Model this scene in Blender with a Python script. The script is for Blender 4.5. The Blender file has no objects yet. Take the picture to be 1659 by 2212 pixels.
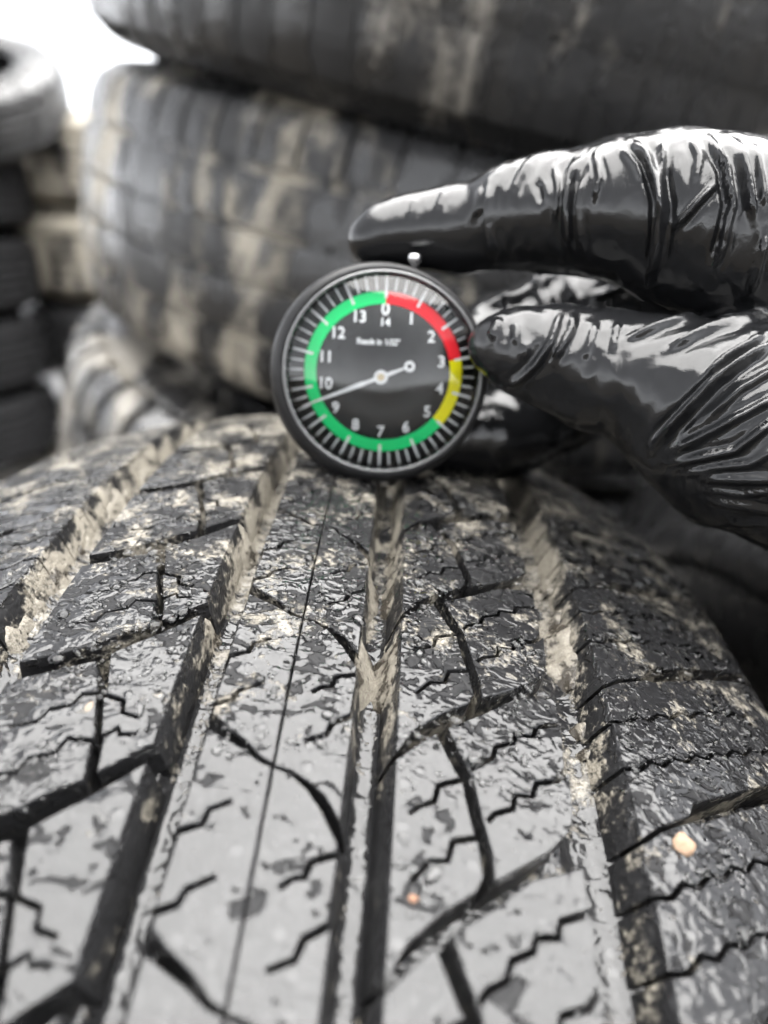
import bpy, bmesh, math, random
import numpy as np
from mathutils import Matrix, Vector, noise as mnoise
from mathutils.geometry import delaunay_2d_cdt

# ------------------------------------------------------------------ camera, world, light
SC = bpy.context.scene
COL = SC.collection
PITCH = math.radians(-22.0)
CAM = np.array([0.0, 0.0, 0.720])
cp, sp = math.cos(PITCH), math.sin(PITCH)
MW = np.array([[1, 0, 0], [0, cp, -sp], [0, sp, cp]])      # columns: right, forward, up
FPX, CU, CV = 1661.0, 829.5, 1106.0                        # lens in units of a 1659 x 2212 frame

cam_data = bpy.data.cameras.new('camera')
cam = bpy.data.objects.new('camera', cam_data)
COL.objects.link(cam)
cam_data.sensor_fit = 'VERTICAL'
cam_data.sensor_height = 24.0
cam_data.lens = 24.0 * FPX / 2212.0
cam_data.clip_start = 0.005
cam_data.clip_end = 400.0
cam_data.dof.use_dof = True
cam_data.dof.focus_distance = 0.121
cam_data.dof.aperture_fstop = cam_data.lens / 2.7
cam.location = CAM
cam.rotation_euler = (math.radians(90) + PITCH, 0, 0)
SC.camera = cam

SUN_EL, SUN_AZ = math.radians(80), math.radians(75)        # azimuth from +Y towards +X
world = bpy.data.worlds.new('World')
SC.world = world
world.use_nodes = True
nt = world.node_tree
nt.nodes.clear()
sky = nt.nodes.new('ShaderNodeTexSky')
sky.sky_type = 'NISHITA'
sky.sun_disc = False
sky.sun_elevation = SUN_EL
sky.sun_rotation = SUN_AZ
sky.air_density = 0.35
sky.dust_density = 0.5
sky.ozone_density = 1.0
hs = nt.nodes.new('ShaderNodeHueSaturation')
hs.inputs['Saturation'].default_value = 0.10
bg = nt.nodes.new('ShaderNodeBackground')
bg.inputs['Strength'].default_value = 0.065
wo = nt.nodes.new('ShaderNodeOutputWorld')
nt.links.new(sky.outputs[0], hs.inputs['Color'])
nt.links.new(hs.outputs[0], bg.inputs['Color'])
nt.links.new(bg.outputs[0], wo.inputs['Surface'])

sun_d = bpy.data.lights.new('sun', 'SUN')
sun_d.energy = 1.5
sun_d.angle = math.radians(98)
sun_d.color = (1.0, 0.985, 0.96)
sun = bpy.data.objects.new('sun', sun_d)
COL.objects.link(sun)
sdir = Vector((math.sin(SUN_AZ) * math.cos(SUN_EL), math.cos(SUN_AZ) * math.cos(SUN_EL), math.sin(SUN_EL)))
sun.rotation_euler = sdir.to_track_quat('Z', 'Y').to_euler()
sun.location = (-1, 0.4, 3)

SC.view_settings.view_transform = 'Standard'
SC.view_settings.look = 'None'
SC.view_settings.gamma = 1.0
SC.view_settings.use_curve_mapping = False
SC.view_settings.exposure = 3.88
SC.render.engine = 'CYCLES'
SC.cycles.use_denoising = True
SC.cycles.max_bounces = 5
SC.cycles.use_adaptive_sampling = True
SC.cycles.adaptive_threshold = 0.03
SC.cycles.adaptive_min_samples = 12
SC.cycles.caustics_reflective = False
SC.cycles.caustics_refractive = False

# ------------------------------------------------------------------ helpers
rnd = random.Random(7)
nrng = np.random.default_rng(11)


def cpt(u, v, z):
    """point seen at (u, v) of the frame at depth z along the optical axis"""
    return CAM + MW @ np.array([(u - CU) / FPX * z, z, -(v - CV) / FPX * z])


def link(o, parent=None):
    COL.objects.link(o)
    if parent is not None:
        o.parent = parent
    return o


def empty(name, mat, label=None, cat=None, group=None):
    o = bpy.data.objects.new(name, None)
    COL.objects.link(o)
    o.matrix_world = mat
    o.empty_display_size = 0.02
    tag(o, label, cat, group)
    return o


def tag(o, label=None, cat=None, group=None, kind=None):
    if label: o['label'] = label
    if cat: o['category'] = cat
    if group: o['group'] = group
    if kind: o['kind'] = kind
    return o


def mesh(name, verts, faces, mat, smooth=True, attrs=None):
    me = bpy.data.meshes.new(name)
    me.from_pydata([tuple(map(float, v)) for v in verts], [], [tuple(map(int, f)) for f in faces])
    if mat is not None:
        me.materials.append(mat)
    if smooth:
        me.polygons.foreach_set('use_smooth', [True] * len(me.polygons))
    for k, vals in (attrs or {}).items():
        a = me.attributes.new(k, 'FLOAT', 'POINT')
        a.data.foreach_set('value', np.asarray(vals, dtype=np.float32))
    me.update()
    return me


def part(name, me, parent):
    return link(bpy.data.objects.new(name, me), parent)


def lathe(profile, n=96, a0=0.0, a1=2 * math.pi, close=True, axis='X'):
    """profile of (w, r): w along the axis"""
    m = len(profile)
    full = abs(a1 - a0 - 2 * math.pi) < 1e-6
    k = n if full else n + 1
    V, Fc = [], []
    for i in range(k):
        t = a0 + (a1 - a0) * i / n
        c, s = math.cos(t), math.sin(t)
        for w, r in profile:
            V.append((w, r * s, r * c) if axis == 'X' else (r * s, r * c, w))
    for i in range(n):
        j = (i + 1) % k
        for q in range(m if close else m - 1):
            q2 = (q + 1) % m
            Fc.append((i * m + q, j * m + q, j * m + q2, i * m + q2))
    return V, Fc


def N(nt, typ, **kw):
    n = nt.nodes.new(typ)
    for k, v in kw.items():
        setattr(n, k, v)
    return n


class Mat:
    """small node-graph builder"""
    def __init__(self, name):
        self.m = bpy.data.materials.new(name)
        self.m.use_nodes = True
        self.t = self.m.node_tree
        self.t.nodes.clear()
        self.out = self.t.nodes.new('ShaderNodeOutputMaterial')
        self.b = self.t.nodes.new('ShaderNodeBsdfPrincipled')
        self.t.links.new(self.b.outputs[0], self.out.inputs['Surface'])

    def set(self, **kw):
        for k, v in kw.items():
            k = k.replace('_', ' ')
            s = self.b.inputs[k]
            if hasattr(v, 'is_linked') or isinstance(v, bpy.types.NodeSocket):
                self.t.links.new(v, s)
            else:
                s.default_value = v
        return self

    def coord(self, obj=None):
        n = self.t.nodes.new('ShaderNodeTexCoord')
        if obj is not None:
            n.object = obj
        return n.outputs['Object']

    def put(self, s, v):
        if isinstance(v, bpy.types.NodeSocket):
            self.t.links.new(v, s)
        else:
            s.default_value = v

    def noise(self, vec, scale, detail=3.0, rough=0.55, dist=0.0):
        n = self.t.nodes.new('ShaderNodeTexNoise')
        self.put(n.inputs['Vector'], vec)
        n.inputs['Scale'].default_value = scale
        n.inputs['Detail'].default_value = detail
        n.inputs['Roughness'].default_value = rough
        n.inputs['Distortion'].default_value = dist
        return n.outputs['Fac']

    def voronoi(self, vec, scale, feature='F1', rand=1.0):
        n = self.t.nodes.new('ShaderNodeTexVoronoi')
        n.feature = feature
        self.put(n.inputs['Vector'], vec)
        n.inputs['Scale'].default_value = scale
        n.inputs['Randomness'].default_value = rand
        return n

    def math(self, op, a, b=0.0, clamp=False):
        n = self.t.nodes.new('ShaderNodeMath')
        n.operation = op
        n.use_clamp = clamp
        self.put(n.inputs[0], a)
        self.put(n.inputs[1], b)
        return n.outputs[0]

    def step(self, v, lo, hi, a=0.0, b=1.0):
        n = self.t.nodes.new('ShaderNodeMapRange')
        n.interpolation_type = 'SMOOTHSTEP'
        self.put(n.inputs['Value'], v)
        self.put(n.inputs['From Min'], lo)
        self.put(n.inputs['From Max'], hi)
        self.put(n.inputs['To Min'], a)
        self.put(n.inputs['To Max'], b)
        return n.outputs[0]

    def mix(self, f, a, b):
        n = self.t.nodes.new('ShaderNodeMix')
        n.data_type = 'RGBA'
        self.put(n.inputs[0], f)
        self.put(n.inputs[6], a)
        self.put(n.inputs[7], b)
        return n.outputs[2]

    def mixf(self, f, a, b):
        n = self.t.nodes.new('ShaderNodeMix')
        n.data_type = 'FLOAT'
        self.put(n.inputs[0], f)
        self.put(n.inputs[2], a)
        self.put(n.inputs[3], b)
        return n.outputs[0]

    def scale(self, vec, s):
        n = self.t.nodes.new('ShaderNodeVectorMath')
        n.operation = 'MULTIPLY'
        self.put(n.inputs[0], vec)
        n.inputs[1].default_value = s
        return n.outputs[0]

    def attr(self, name):
        n = self.t.nodes.new('ShaderNodeAttribute')
        n.attribute_name = name
        return n.outputs['Fac']

    def bump(self, h, dist, strength=1.0, normal=None):
        n = self.t.nodes.new('ShaderNodeBump')
        n.inputs['Strength'].default_value = strength
        n.inputs['Distance'].default_value = dist
        self.put(n.inputs['Height'], h)
        if normal is not None:
            self.put(n.inputs['Normal'], normal)
        return n.outputs[0]


def rgb(r, g, b):
    return (r, g, b, 1.0)


MUD_A, MUD_B = rgb(0.212, 0.196, 0.165), rgb(0.115, 0.103, 0.083)


def plain(name, col, rough=0.5, spec=0.5, **kw):
    m = Mat(name)
    m.set(Base_Color=rgb(*col), Roughness=rough, Specular_IOR_Level=spec, **kw)
    return m.m

# ------------------------------------------------------------------ ground
m = Mat('wet_mud_ground')
c = m.coord()
n1 = m.noise(c, 3.0, 6)
n2 = m.noise(c, 30.0, 5)
m.set(Base_Color=m.mix(n1, rgb(0.022, 0.019, 0.015), rgb(0.055, 0.047, 0.036)),
      Roughness=m.step(n1, 0.4, 0.6, 0.75, 0.4), Specular_IOR_Level=.1,
      Normal=m.bump(n2, 0.01))
gs = 150.0
gv, gf = [], []
gl = [-gs, -40, -10, -4, -2, -1, -.5, 0, .5, 1, 2, 4, 10, 40, gs]
for j, y in enumerate(gl):
    for i, x in enumerate(gl):
        d = math.hypot(x, y)
        gv.append((x, y, 0.006 * mnoise.noise(Vector((x * 1.7, y * 1.7, 0))) if d < 5 else 0))
for j in range(len(gl) - 1):
    for i in range(len(gl) - 1):
        k = j * len(gl) + i
        gf.append((k, k + 1, k + len(gl) + 1, k + len(gl)))
ground = link(bpy.data.objects.new('ground', mesh('ground', gv, gf, m.m)))
tag(ground, 'wet muddy ground under the piled tyres', 'ground', kind='structure')

# ------------------------------------------------------------------ foreground tyre
R = 0.33
RC = math.exp(-1.64028767)
WC = -0.005828
XP = dict(ox=0.00209179, oz=0.08675748, p=-0.77176695, y=-0.02880141, r=-0.13832789)


def rotm(p, y, r):
    cx, sx, cy, sy, cr, sr = math.cos(p), math.sin(p), math.cos(y), math.sin(y), math.cos(r), math.sin(r)
    Rr = np.array([[cr, 0, sr], [0, 1, 0], [-sr, 0, cr]])
    Rp = np.array([[1, 0, 0], [0, cx, -sx], [0, sx, cx]])
    Ry = np.array([[cy, -sy, 0], [sy, cy, 0], [0, 0, 1]])
    return Ry @ Rp @ Rr


MT = rotm(XP['p'], XP['y'], XP['r'])
AT = MW @ MT.T                                             # tyre frame -> world
TT = CAM + AT @ (np.array([WC, 0, -R]) - np.array([XP['ox'], 0, XP['oz']]))
TYRE_M = Matrix([list(AT[i]) + [TT[i]] for i in range(3)] + [[0, 0, 0, 1]])
DEPTH = 0.0076
A_ARC, R_SH = 0.083, 0.017                                 # crown arc ends here, then shoulder rounding


def prof(a, d):
    """profile at arclength a (metres, signed) and depth d -> (w, r)"""
    s = 1 if a >= 0 else -1
    a = abs(a)
    if a <= A_ARC:
        t = a / RC
        w, r, nw, nr = RC * math.sin(t), R - RC * (1 - math.cos(t)), math.sin(t), math.cos(t)
    else:
        t0 = A_ARC / RC
        w0, r0 = RC * math.sin(t0), R - RC * (1 - math.cos(t0))
        t = t0 + (a - A_ARC) / R_SH
        w = w0 + R_SH * (math.sin(t) - math.sin(t0))
        r = r0 - R_SH * (math.cos(t0) - math.cos(t))
        nw, nr = math.sin(t), math.cos(t)
    return s * (w - nw * d), r - nr * d


def tpt(a, th, d):
    """tyre-frame point for arclength a (mm), angle th (deg), depth d (mm)"""
    w, r = prof(a * 1e-3, d * 1e-3)
    t = math.radians(th)
    return (w, r * math.sin(t), r * math.cos(t))


tyre = empty('tyre', TYRE_M, 'wet black tyre seen across its muddy grooved tread, filling the lower half', 'tyre')

# tread rubber: black, patchy water film, thin dried-mud stains
def tread_material(name):
    m = Mat(name)
    c = m.coord(tyre)
    big = m.noise(c, 70, 1)
    med = m.noise(m.scale(c, (0.75, 1.1, 1.1)), 300, 2, 0.6, 0.6)
    fine = m.noise(c, 1000, 3, 0.62)
    grit = m.noise(c, 3800, 1, 0.6)
    wet = m.attr('wet')
    filmv = m.math('ADD', m.math('MULTIPLY', med, 0.62), m.math('MULTIPLY', big, 0.33))
    filmv = m.math('ADD', m.math('ADD', filmv, m.math('MULTIPLY', fine, 0.15)), wet)
    film = m.step(filmv, 0.505, 0.535)
    mudn = m.noise(c, 120, 4, 0.66, 0.3)
    mudv = m.math('ADD', m.math('ADD', mudn, m.attr('mud')), m.math('MULTIPLY', m.math('SUBTRACT', fine, 0.5), 0.45))
    mudf = m.step(mudv, 0.57, 0.72)
    mudf = m.math('MULTIPLY', mudf, m.mixf(film, 1.0, 0.75))
    mcol = m.mix(m.step(grit, .3, .7), MUD_A, MUD_B)
    col = m.mix(mudf, m.mix(fine, rgb(0.006, 0.006, 0.0065), rgb(0.014, 0.014, 0.0145)), mcol)
    rough = m.mixf(film, 0.40, 0.07)
    rough = m.mixf(m.math('MULTIPLY', mudf, .7), rough, 0.5)
    spec = m.mixf(film, 0.10, 0.40)
    spec = m.mixf(m.math('MULTIPLY', mudf, .8), spec, 0.3)

    def beads(scale, lo, hi, seedscale):
        v = m.voronoi(c, scale)
        sep = m.t.nodes.new('ShaderNodeSeparateColor')
        m.t.links.new(v.outputs['Color'], sep.inputs[0])
        rad = m.step(sep.outputs[0], lo, hi, 0.0, 0.42)
        x = m.math('SUBTRACT', m.math('MULTIPLY', rad, rad), m.math('MULTIPLY', v.outputs['Distance'], v.outputs['Distance']))
        return m.math('SQRT', m.math('MAXIMUM', x, 0.0))
    b_a = beads(480, 0.45, 1.0, 1)
    b_b = beads(1050, 0.35, 1.0, 2)
    bead = m.math('ADD', m.math('MULTIPLY', b_a, 2.4), m.math('MULTIPLY', b_b, 1.1))
    dm = m.attr('bead')
    bead = m.math('MULTIPLY', bead, dm)
    h = m.math('ADD', m.math('MULTIPLY', film, 1.9), bead)
    h = m.math('ADD', h, m.math('MULTIPLY', mudf, 0.8))
    h = m.math('ADD', h, m.math('MULTIPLY', med, 3.2))
    h = m.math('ADD', h, m.math('MULTIPLY', m.math('MULTIPLY', grit, 0.3), m.math('SUBTRACT', 1.05, film)))
    b1 = m.bump(h, 0.00021)
    isb = m.step(bead, 0.02, 0.2)
    rough = m.mixf(isb, rough, 0.05)
    spec = m.mixf(isb, spec, 0.5)
    m.set(Base_Color=col, Roughness=rough, Specular_IOR_Level=spec, Normal=b1)
    return m.m


TREAD = tread_material('wet_tread_rubber')

# ---- tread cells; a in mm, angle in degrees relative to the pitch origin
PITCHDEG = 360.0 / 76
ORG = 8.55


def notch(path, w0, w1=None):
    """thin slot cut in from the outline: path from the mouth inwards"""
    w1 = w0 if w1 is None else w1
    w0, w1 = w0 * 1.4, w1 * 1.4
    K = math.radians(1) * R * 1000                        # mm per degree
    P = [np.array([a, t * K]) for a, t in path]
    left, right = [], []
    n = len(P)
    for i, p in enumerate(P):
        d = (P[min(i + 1, n - 1)] - P[max(i - 1, 0)])
        d = d / (np.linalg.norm(d) + 1e-9)
        nn = np.array([-d[1], d[0]])
        w = (w0 + (w1 - w0) * i / (n - 1)) / 2
        left.append(p + nn * w)
        right.append(p - nn * w)
    # walking counter-clockwise along the outline, go in along one side and back along the other
    out = left + right[::-1]
    return [(q[0], q[1] / K) for q in out]


def cells():
    """list of (outline) for one pitch, counter-clockwise in (a, theta)"""
    T = 4.72
    out = []
    # inner right rib, left block
    out.append([(15.2, .12), (17.6, .85), (21.5, 1.5), (25.3, 1.98), (26.2, 2.3), (25.8, 2.9)]
               + notch([(25.5, 3.12), (22.6, 2.95), (21.9, 2.52), (19.8, 2.46), (17.7, 1.99)], .5, .35)
               + [(24.9, 3.5)]
               + notch([(23.9, 4.45), (20.8, 4.2), (20.3, 3.79), (18.3, 3.61), (17.2, 3.42)], .5, .35)
               + [(23.2, 4.6), (20.5, 5.6), (18, T + .45), (15.2, T - .05)])
    # inner right rib, right block
    out.append([(27.5, 2.25), (31, 2.65), (35, 3.15), (38.2, 3.75), (38.9, 4.2)]
               + notch([(39.0, 5.35), (37.3, 4.98), (34.2, 4.78), (33.4, 4.4), (31, 4.34), (30.6, 3.98), (28, 3.75), (27.1, 3.55)], .55, .4)
               + notch([(39.2, 6.75), (35.3, 6.45), (34.7, 6.13), (32.1, 6.05), (31.5, 5.78), (28.9, 5.55), (28.3, 5.2), (25.9, 4.95), (25.2, 4.75)], .55, .4)
               + [(39.2, T + 2.95), (32.2, T + 2.45), (27.4, T + 1.75), (22.3, T + 1.12),
                  (23.6, 5.25), (25.3, 4.6), (26.5, 3.5), (27.4, 2.85)])
    # centre rib, right half: from the S slot of this pitch to the next one
    out.append([(.08, -.62), (2.2, -.70), (4.6, -.92), (6.8, -1.2), (8.9, -1.72)]
               + notch([(9.0, T - 3.75), (6.5, T - 4.05), (5.9, T - 4.4), (3.3, T - 4.62)], .6, .4)
               + notch([(9.0, T - 2.42), (6.2, T - 2.62), (5.7, T - 2.95), (4.5, T - 2.98), (3.2, T - 3.2)], .6, .4)
               + [(9.0, T - 2.22), (6.7, T - 1.55), (4.6, T - 1.1), (2.2, T - .76), (.08, T - .66)])
    # centre rib, left half
    out.append([(-9.2, .62), (-7.2, .30), (-4.2, -.05), (-1.8, -.44), (-.14, -.58),
                (-.14, T - .64), (-1.8, T - .56), (-4.2, T - .28), (-7.2, T + .0), (-9.2, T + .18)]
               + notch([(-9.3, T - 2.3), (-7.6, T - 2.16), (-6.8, T - 2.12), (-6.4, T - 1.78), (-4.1, T - 1.55)], .6, .4)
               + notch([(-9.3, T - 3.85), (-7.2, T - 3.68), (-6.7, T - 3.4), (-3.9, T - 3.12)], .6, .4))
    # inner left rib, left block
    out.append([(-39, -2.72), (-33, -2.42), (-29, -2.08), (-25.0, -1.55), (-22.3, -1.32), (-22.7, -.9)]
               + notch([(-23.2, -.35), (-26.5, -.3), (-27.2, -.68), (-30.3, -.85), (-31, -1.2), (-34.5, -1.3)], .5, .35)
               + notch([(-25.3, 1.0), (-27.4, .95), (-28.2, .62), (-30.8, .5), (-31.6, .15), (-35, -.0)], .5, .35)
               + [(-27.6, T - 2.68), (-28.6, T - 2.72), (-34, T - 3.06), (-39, T - 3.34)])
    # inner left rib, right block
    out.append([(-21.0, -1.12), (-18.2, -.72), (-15.4, -.32),
                (-15.4, T - .82), (-17.8, T - 1.22), (-20.5, T - 1.65), (-26.2, T - 2.42)]
               + notch([(-24.2, .95), (-21.4, .8), (-20.9, .45), (-18.4, .32)][::1], .5, .35)
               + notch([(-22.2, -.2), (-20.6, .02), (-20.1, .35 - .5), (-18.0, -.12)], .5, .35))

    def shoulder(sgn):
        def z(a0, t0, n, da, dt, amp):
            pts = []
            for i in range(n):
                pts.append((a0 + da * i, t0 + dt * i + (amp if i % 2 else -amp)))
            return pts
        base = [(48.5, -.8), (52, -.32), (57.5, .22), (59, .42), (65, 1.0), (71, 1.6), (80, 2.5), (90, 3.3), (101, 3.8)]
        lo = [(a, t + (.06 if a < 58 else .30)) for a, t in base]
        hi = [(a, t + T - (.06 if a < 58 else .22)) for a, t in base]
        pl = lo
        right = []
        pts = [(a, t) for a, t in pl] + [(a, t) for a, t in hi[::-1]]
        s1 = [(48.4, 1.15)] + z(51, 1.35, 14, 2.3, .205, .10)
        s2 = [(48.4, 2.65)] + z(51, 2.85, 14, 2.3, .205, .10)
        pts = pts + notch(s2, .5, .4) + notch(s1, .5, .4)
        if sgn < 0:
            pts = [(-a, -t) for a, t in pts]
        return pts
    out.append(shoulder(1))
    out.append(shoulder(-1))
    return out


def poly_area(P):
    return 0.5 * sum(P[i][0] * P[(i + 1) % len(P)][1] - P[(i + 1) % len(P)][0] * P[i][1] for i in range(len(P)))


def inset_poly(P, d):
    """offset a CCW polygon inwards by d (mm) with limited mitres"""
    n = len(P)
    out = []
    for i in range(n):
        p0, p1, p2 = np.array(P[i - 1]), np.array(P[i]), np.array(P[(i + 1) % n])
        e1, e2 = p1 - p0, p2 - p1
        e1 /= np.linalg.norm(e1) + 1e-9
        e2 /= np.linalg.norm(e2) + 1e-9
        n1, n2 = np.array([-e1[1], e1[0]]), np.array([-e2[1], e2[0]])
        b = n1 + n2
        l = np.linalg.norm(b)
        if l < 0.35:
            b = n1
        else:
            b = b / l
            b = b / max(0.6, float(b @ n1))
        out.append(tuple(p1 + b * d))
    return out


KMM = math.radians(1) * R * 1000


def mudbias(a, th, d):
    """how much mud this spot keeps: washed clean close to the camera, caked farther back and in the grooves"""
    b = -0.085 + 0.010 * (th - 8.0)
    b = max(-0.13, min(b + (.045 if th > 9 else .045 * max(0, (th - 7) / 2)), 0.10))
    if d > 0.8:
        b += 0.09
        if a < -40 or (35 < a < 50):
            b += 0.03
    return b


def beadw(v):
    th = math.degrees(math.atan2(v[1], v[2]))
    if math.hypot(v[1], v[2]) < R - (v[0] ** 2) / (2 * RC) - .0012 - (.003 if abs(v[0]) > .07 else 0):
        return .08
    return max(.3, min(1.0, (th - 4.0) / 5.0)) if -10 < th < 60 else .6


def wetbias(a, th):
    return max(-0.01, min(0.095, 0.060 - 0.007 * (th - 6.0)))


GEDGE = ((-47.5, 1), (-48.5, 1), (-39, -1), (-15.4, 1), (-9.2, -1), (9, 1), (15.2, -1), (39, 1), (48.5, -1))


def draft(P, k):
    """walls along the main grooves lean, so the groove floor is narrower than its mouth"""
    out = []
    for a, y in P:
        for e, sg in GEDGE:
            if abs(a - e) < .45:
                a += sg * k
                break
        out.append((a, y))
    return out


def build_block(outline, th0, jitter):
    """one tread block: bevelled top following the crown, walls down to the groove floor"""
    P = [(a, t * KMM) for a, t in outline]
    if poly_area(P) < 0:
        P = P[::-1]
    # densify long edges so they follow the crown
    Q = []
    n = len(P)
    for i in range(n):
        p, q = np.array(P[i]), np.array(P[(i + 1) % n])
        L = np.linalg.norm(q - p)
        k = max(1, int(L / 2.6))
        for j in range(k):
            Q.append(tuple(p + (q - p) * j / k))
    P = Q
    n = len(P)
    rim = inset_poly(P, 0.16)
    jit = []
    for (a, y) in rim:
        jit.append((a + 0.09 * mnoise.noise(Vector((a * .8, y * .8 + th0, jitter))), y + 0.09 * mnoise.noise(Vector((a * .8 + 9, y * .8 + th0, jitter)))))
    rim = jit
    xs = [p[0] for p in rim]
    ys = [p[1] for p in rim]
    pts = [Vector(p) for p in rim]
    st = 3.0
    gx = np.arange(min(xs) + st / 2, max(xs), st)
    gy = np.arange(min(ys) + st / 2, max(ys), st)
    grid = [Vector((x, y)) for x in gx for y in gy]
    try:
        vo, eo, fo, ov, oe, of = delaunay_2d_cdt(pts + grid, [], [list(range(n))], 1, 1e-4)
    except Exception:
        return None
    V, Fc, dep = [], [], []
    idx = {}
    for i, v in enumerate(vo):
        src = ov[i]
        idx_r = [s for s in src if s < n]
        V.append((v[0], v[1], 0.0))
    top_of = [None] * n
    for i, src in enumerate(ov):
        for s in src:
            if s < n:
                top_of[s] = i
    Fc += [tuple(f) for f in fo]
    base = len(V)
    nrings = [(P, 0.16), (draft(P, .75), 3.4), (draft(P, 1.75), 9.2)]
    for ring, d in nrings:
        for (a, y) in ring:
            V.append((a, y, d))
    ti = [top_of[i] if top_of[i] is not None else 0 for i in range(n)]
    for i in range(n):
        j = (i + 1) % n
        if top_of[i] is None or top_of[j] is None:
            continue
        Fc.append((ti[i], base + i, base + j, ti[j]))
        for r in range(2):
            b0, b1 = base + r * n, base + (r + 1) * n
            Fc.append((b0 + i, b1 + i, b1 + j, b0 + j))
    W, mb, wb = [], [], []
    for a, y, d in V:
        th = th0 + y / KMM
        W.append(tpt(a, th, d))
        mb.append(mudbias(a, th, d))
        wb.append(wetbias(a, th) - (0.25 if d > .5 else 0))
    return W, Fc, mb, wb


CELLS = cells()
used_pitches = range(-4, 8)
rest_V, rest_F, rest_m, rest_w = [], [], [], []
for k in range(-4, 72):
    jig = 0.10 * math.sin(k * 2.3) if k != 0 else 0
    for ci, ol in enumerate(CELLS):
        th0 = ORG + PITCHDEG * k
        if k in used_pitches or k in (8, 9):
            res = build_block(ol, th0, k * 3.7)
            if res is None:
                continue
            W, Fc, mb, wb = res
            if k in used_pitches:
                me = mesh('tread_block', W, Fc, TREAD, True, {'mud': mb, 'wet': wb, 'bead': [beadw(v) for v in W]})
                me.set_sharp_from_angle(angle=math.radians(33))
                part('tread_block', me, tyre)
                continue
        else:                                             # out of sight: same blocks without their fine sipes
            P = [(a, t) for a, t in ol]
            W = [tpt(a, th0 + t, 0) for a, t in P] + [tpt(a, th0 + t, 9) for a, t in P]
            n = len(P)
            Fc = [(i, n + i, n + (i + 1) % n, (i + 1) % n) for i in range(n)]
            vo, eo, fo, ov, oe, of = delaunay_2d_cdt([Vector((a, t * KMM)) for a, t in P], [], [list(range(n))], 1, 1e-4)
            Fc += [tuple(i + len(W) for i in f) for f in fo]
            W += [tpt(v[0], th0 + v[1] / KMM, 0) for v in vo]
            mb = [-0.05] * len(W)
            wb = [0.03] * len(W)
        o = len(rest_V)
        rest_V += W
        rest_F += [tuple(i + o for i in f) for f in Fc]
        rest_m += mb
        rest_w += wb
me = mesh('tread_blocks', rest_V, rest_F, TREAD, True, {'mud': rest_m, 'wet': rest_w, 'bead': [beadw(v) for v in rest_V]})
me.set_sharp_from_angle(angle=math.radians(33))
tag(part('tread_blocks', me, tyre), kind='stuff')

# carcass: groove floor, sidewalls, inside
pr = []
GROOVES = ((-48, -39), (-15.4, -9.2), (9, 15.2), (39, 48.5))


def floor_depth(a):
    for e0, e1 in GROOVES:
        if e0 <= a <= e1:
            t_ = abs(a - (e0 + e1) / 2) / ((e1 - e0) / 2)
            return 7.9 - 2.6 * max(0, (t_ - .15) / .85) ** 2
    return 7.4


for a in sorted(set(np.linspace(-99, 99, 45).tolist() + [e0 + (e1 - e0) * k / 16 for e0, e1 in GROOVES for k in range(17)])):
    pr.append(prof(a * 1e-3, floor_depth(a) * 1e-3))
sw = [(0.1035, R - 0.052), (0.111, R - 0.075), (0.112, R - 0.090), (0.104, R - 0.112), (0.092, R - 0.128), (0.084, R - 0.130),
      (0.090, R - 0.110), (0.100, R - 0.085), (0.098, R - 0.060), (0.086, R - 0.036), (0.05, R - 0.022)]
prf = pr + sw + [(-w, r) for w, r in sw[::-1]]
V, Fc = lathe(prf, 240)
mb, wb = [], []
for v in V:
    th = math.degrees(math.atan2(v[1], v[2]))
    a = v[0] * 1000
    intread = abs(a) < 88 and math.hypot(v[1], v[2]) > R - .04
    mb.append(mudbias(a, th, 5) - 0.03 if intread else -0.06)
    wb.append(0.12)
part('carcass', mesh('carcass', V, Fc, TREAD, True, {'mud': mb, 'wet': wb, 'bead': [.3] * len(V)}), tyre)

# ------------------------------------------------------------------ mud caked on the groove walls
m = Mat('wet_mud')
c = m.coord(tyre)
g1 = m.noise(c, 900, 5, 0.65)
g2 = m.noise(c, 3500, 3, 0.6)
g3 = m.noise(c, 210, 3)
wetp = m.step(m.math('ADD', m.math('MULTIPLY', g3, .6), m.math('MULTIPLY', g1, .4)), .47, .56)
m.set(Base_Color=m.mix(wetp, m.mix(m.step(g2, .35, .65), MUD_A, MUD_B), rgb(.028, .024, .019)), Roughness=m.mixf(wetp, m.mixf(g1, .35, .7), .22), Specular_IOR_Level=.4,
      Normal=m.bump(m.math('ADD', g1, m.math('MULTIPLY', g2, .5)), .0003))
MUD = m.m


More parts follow.
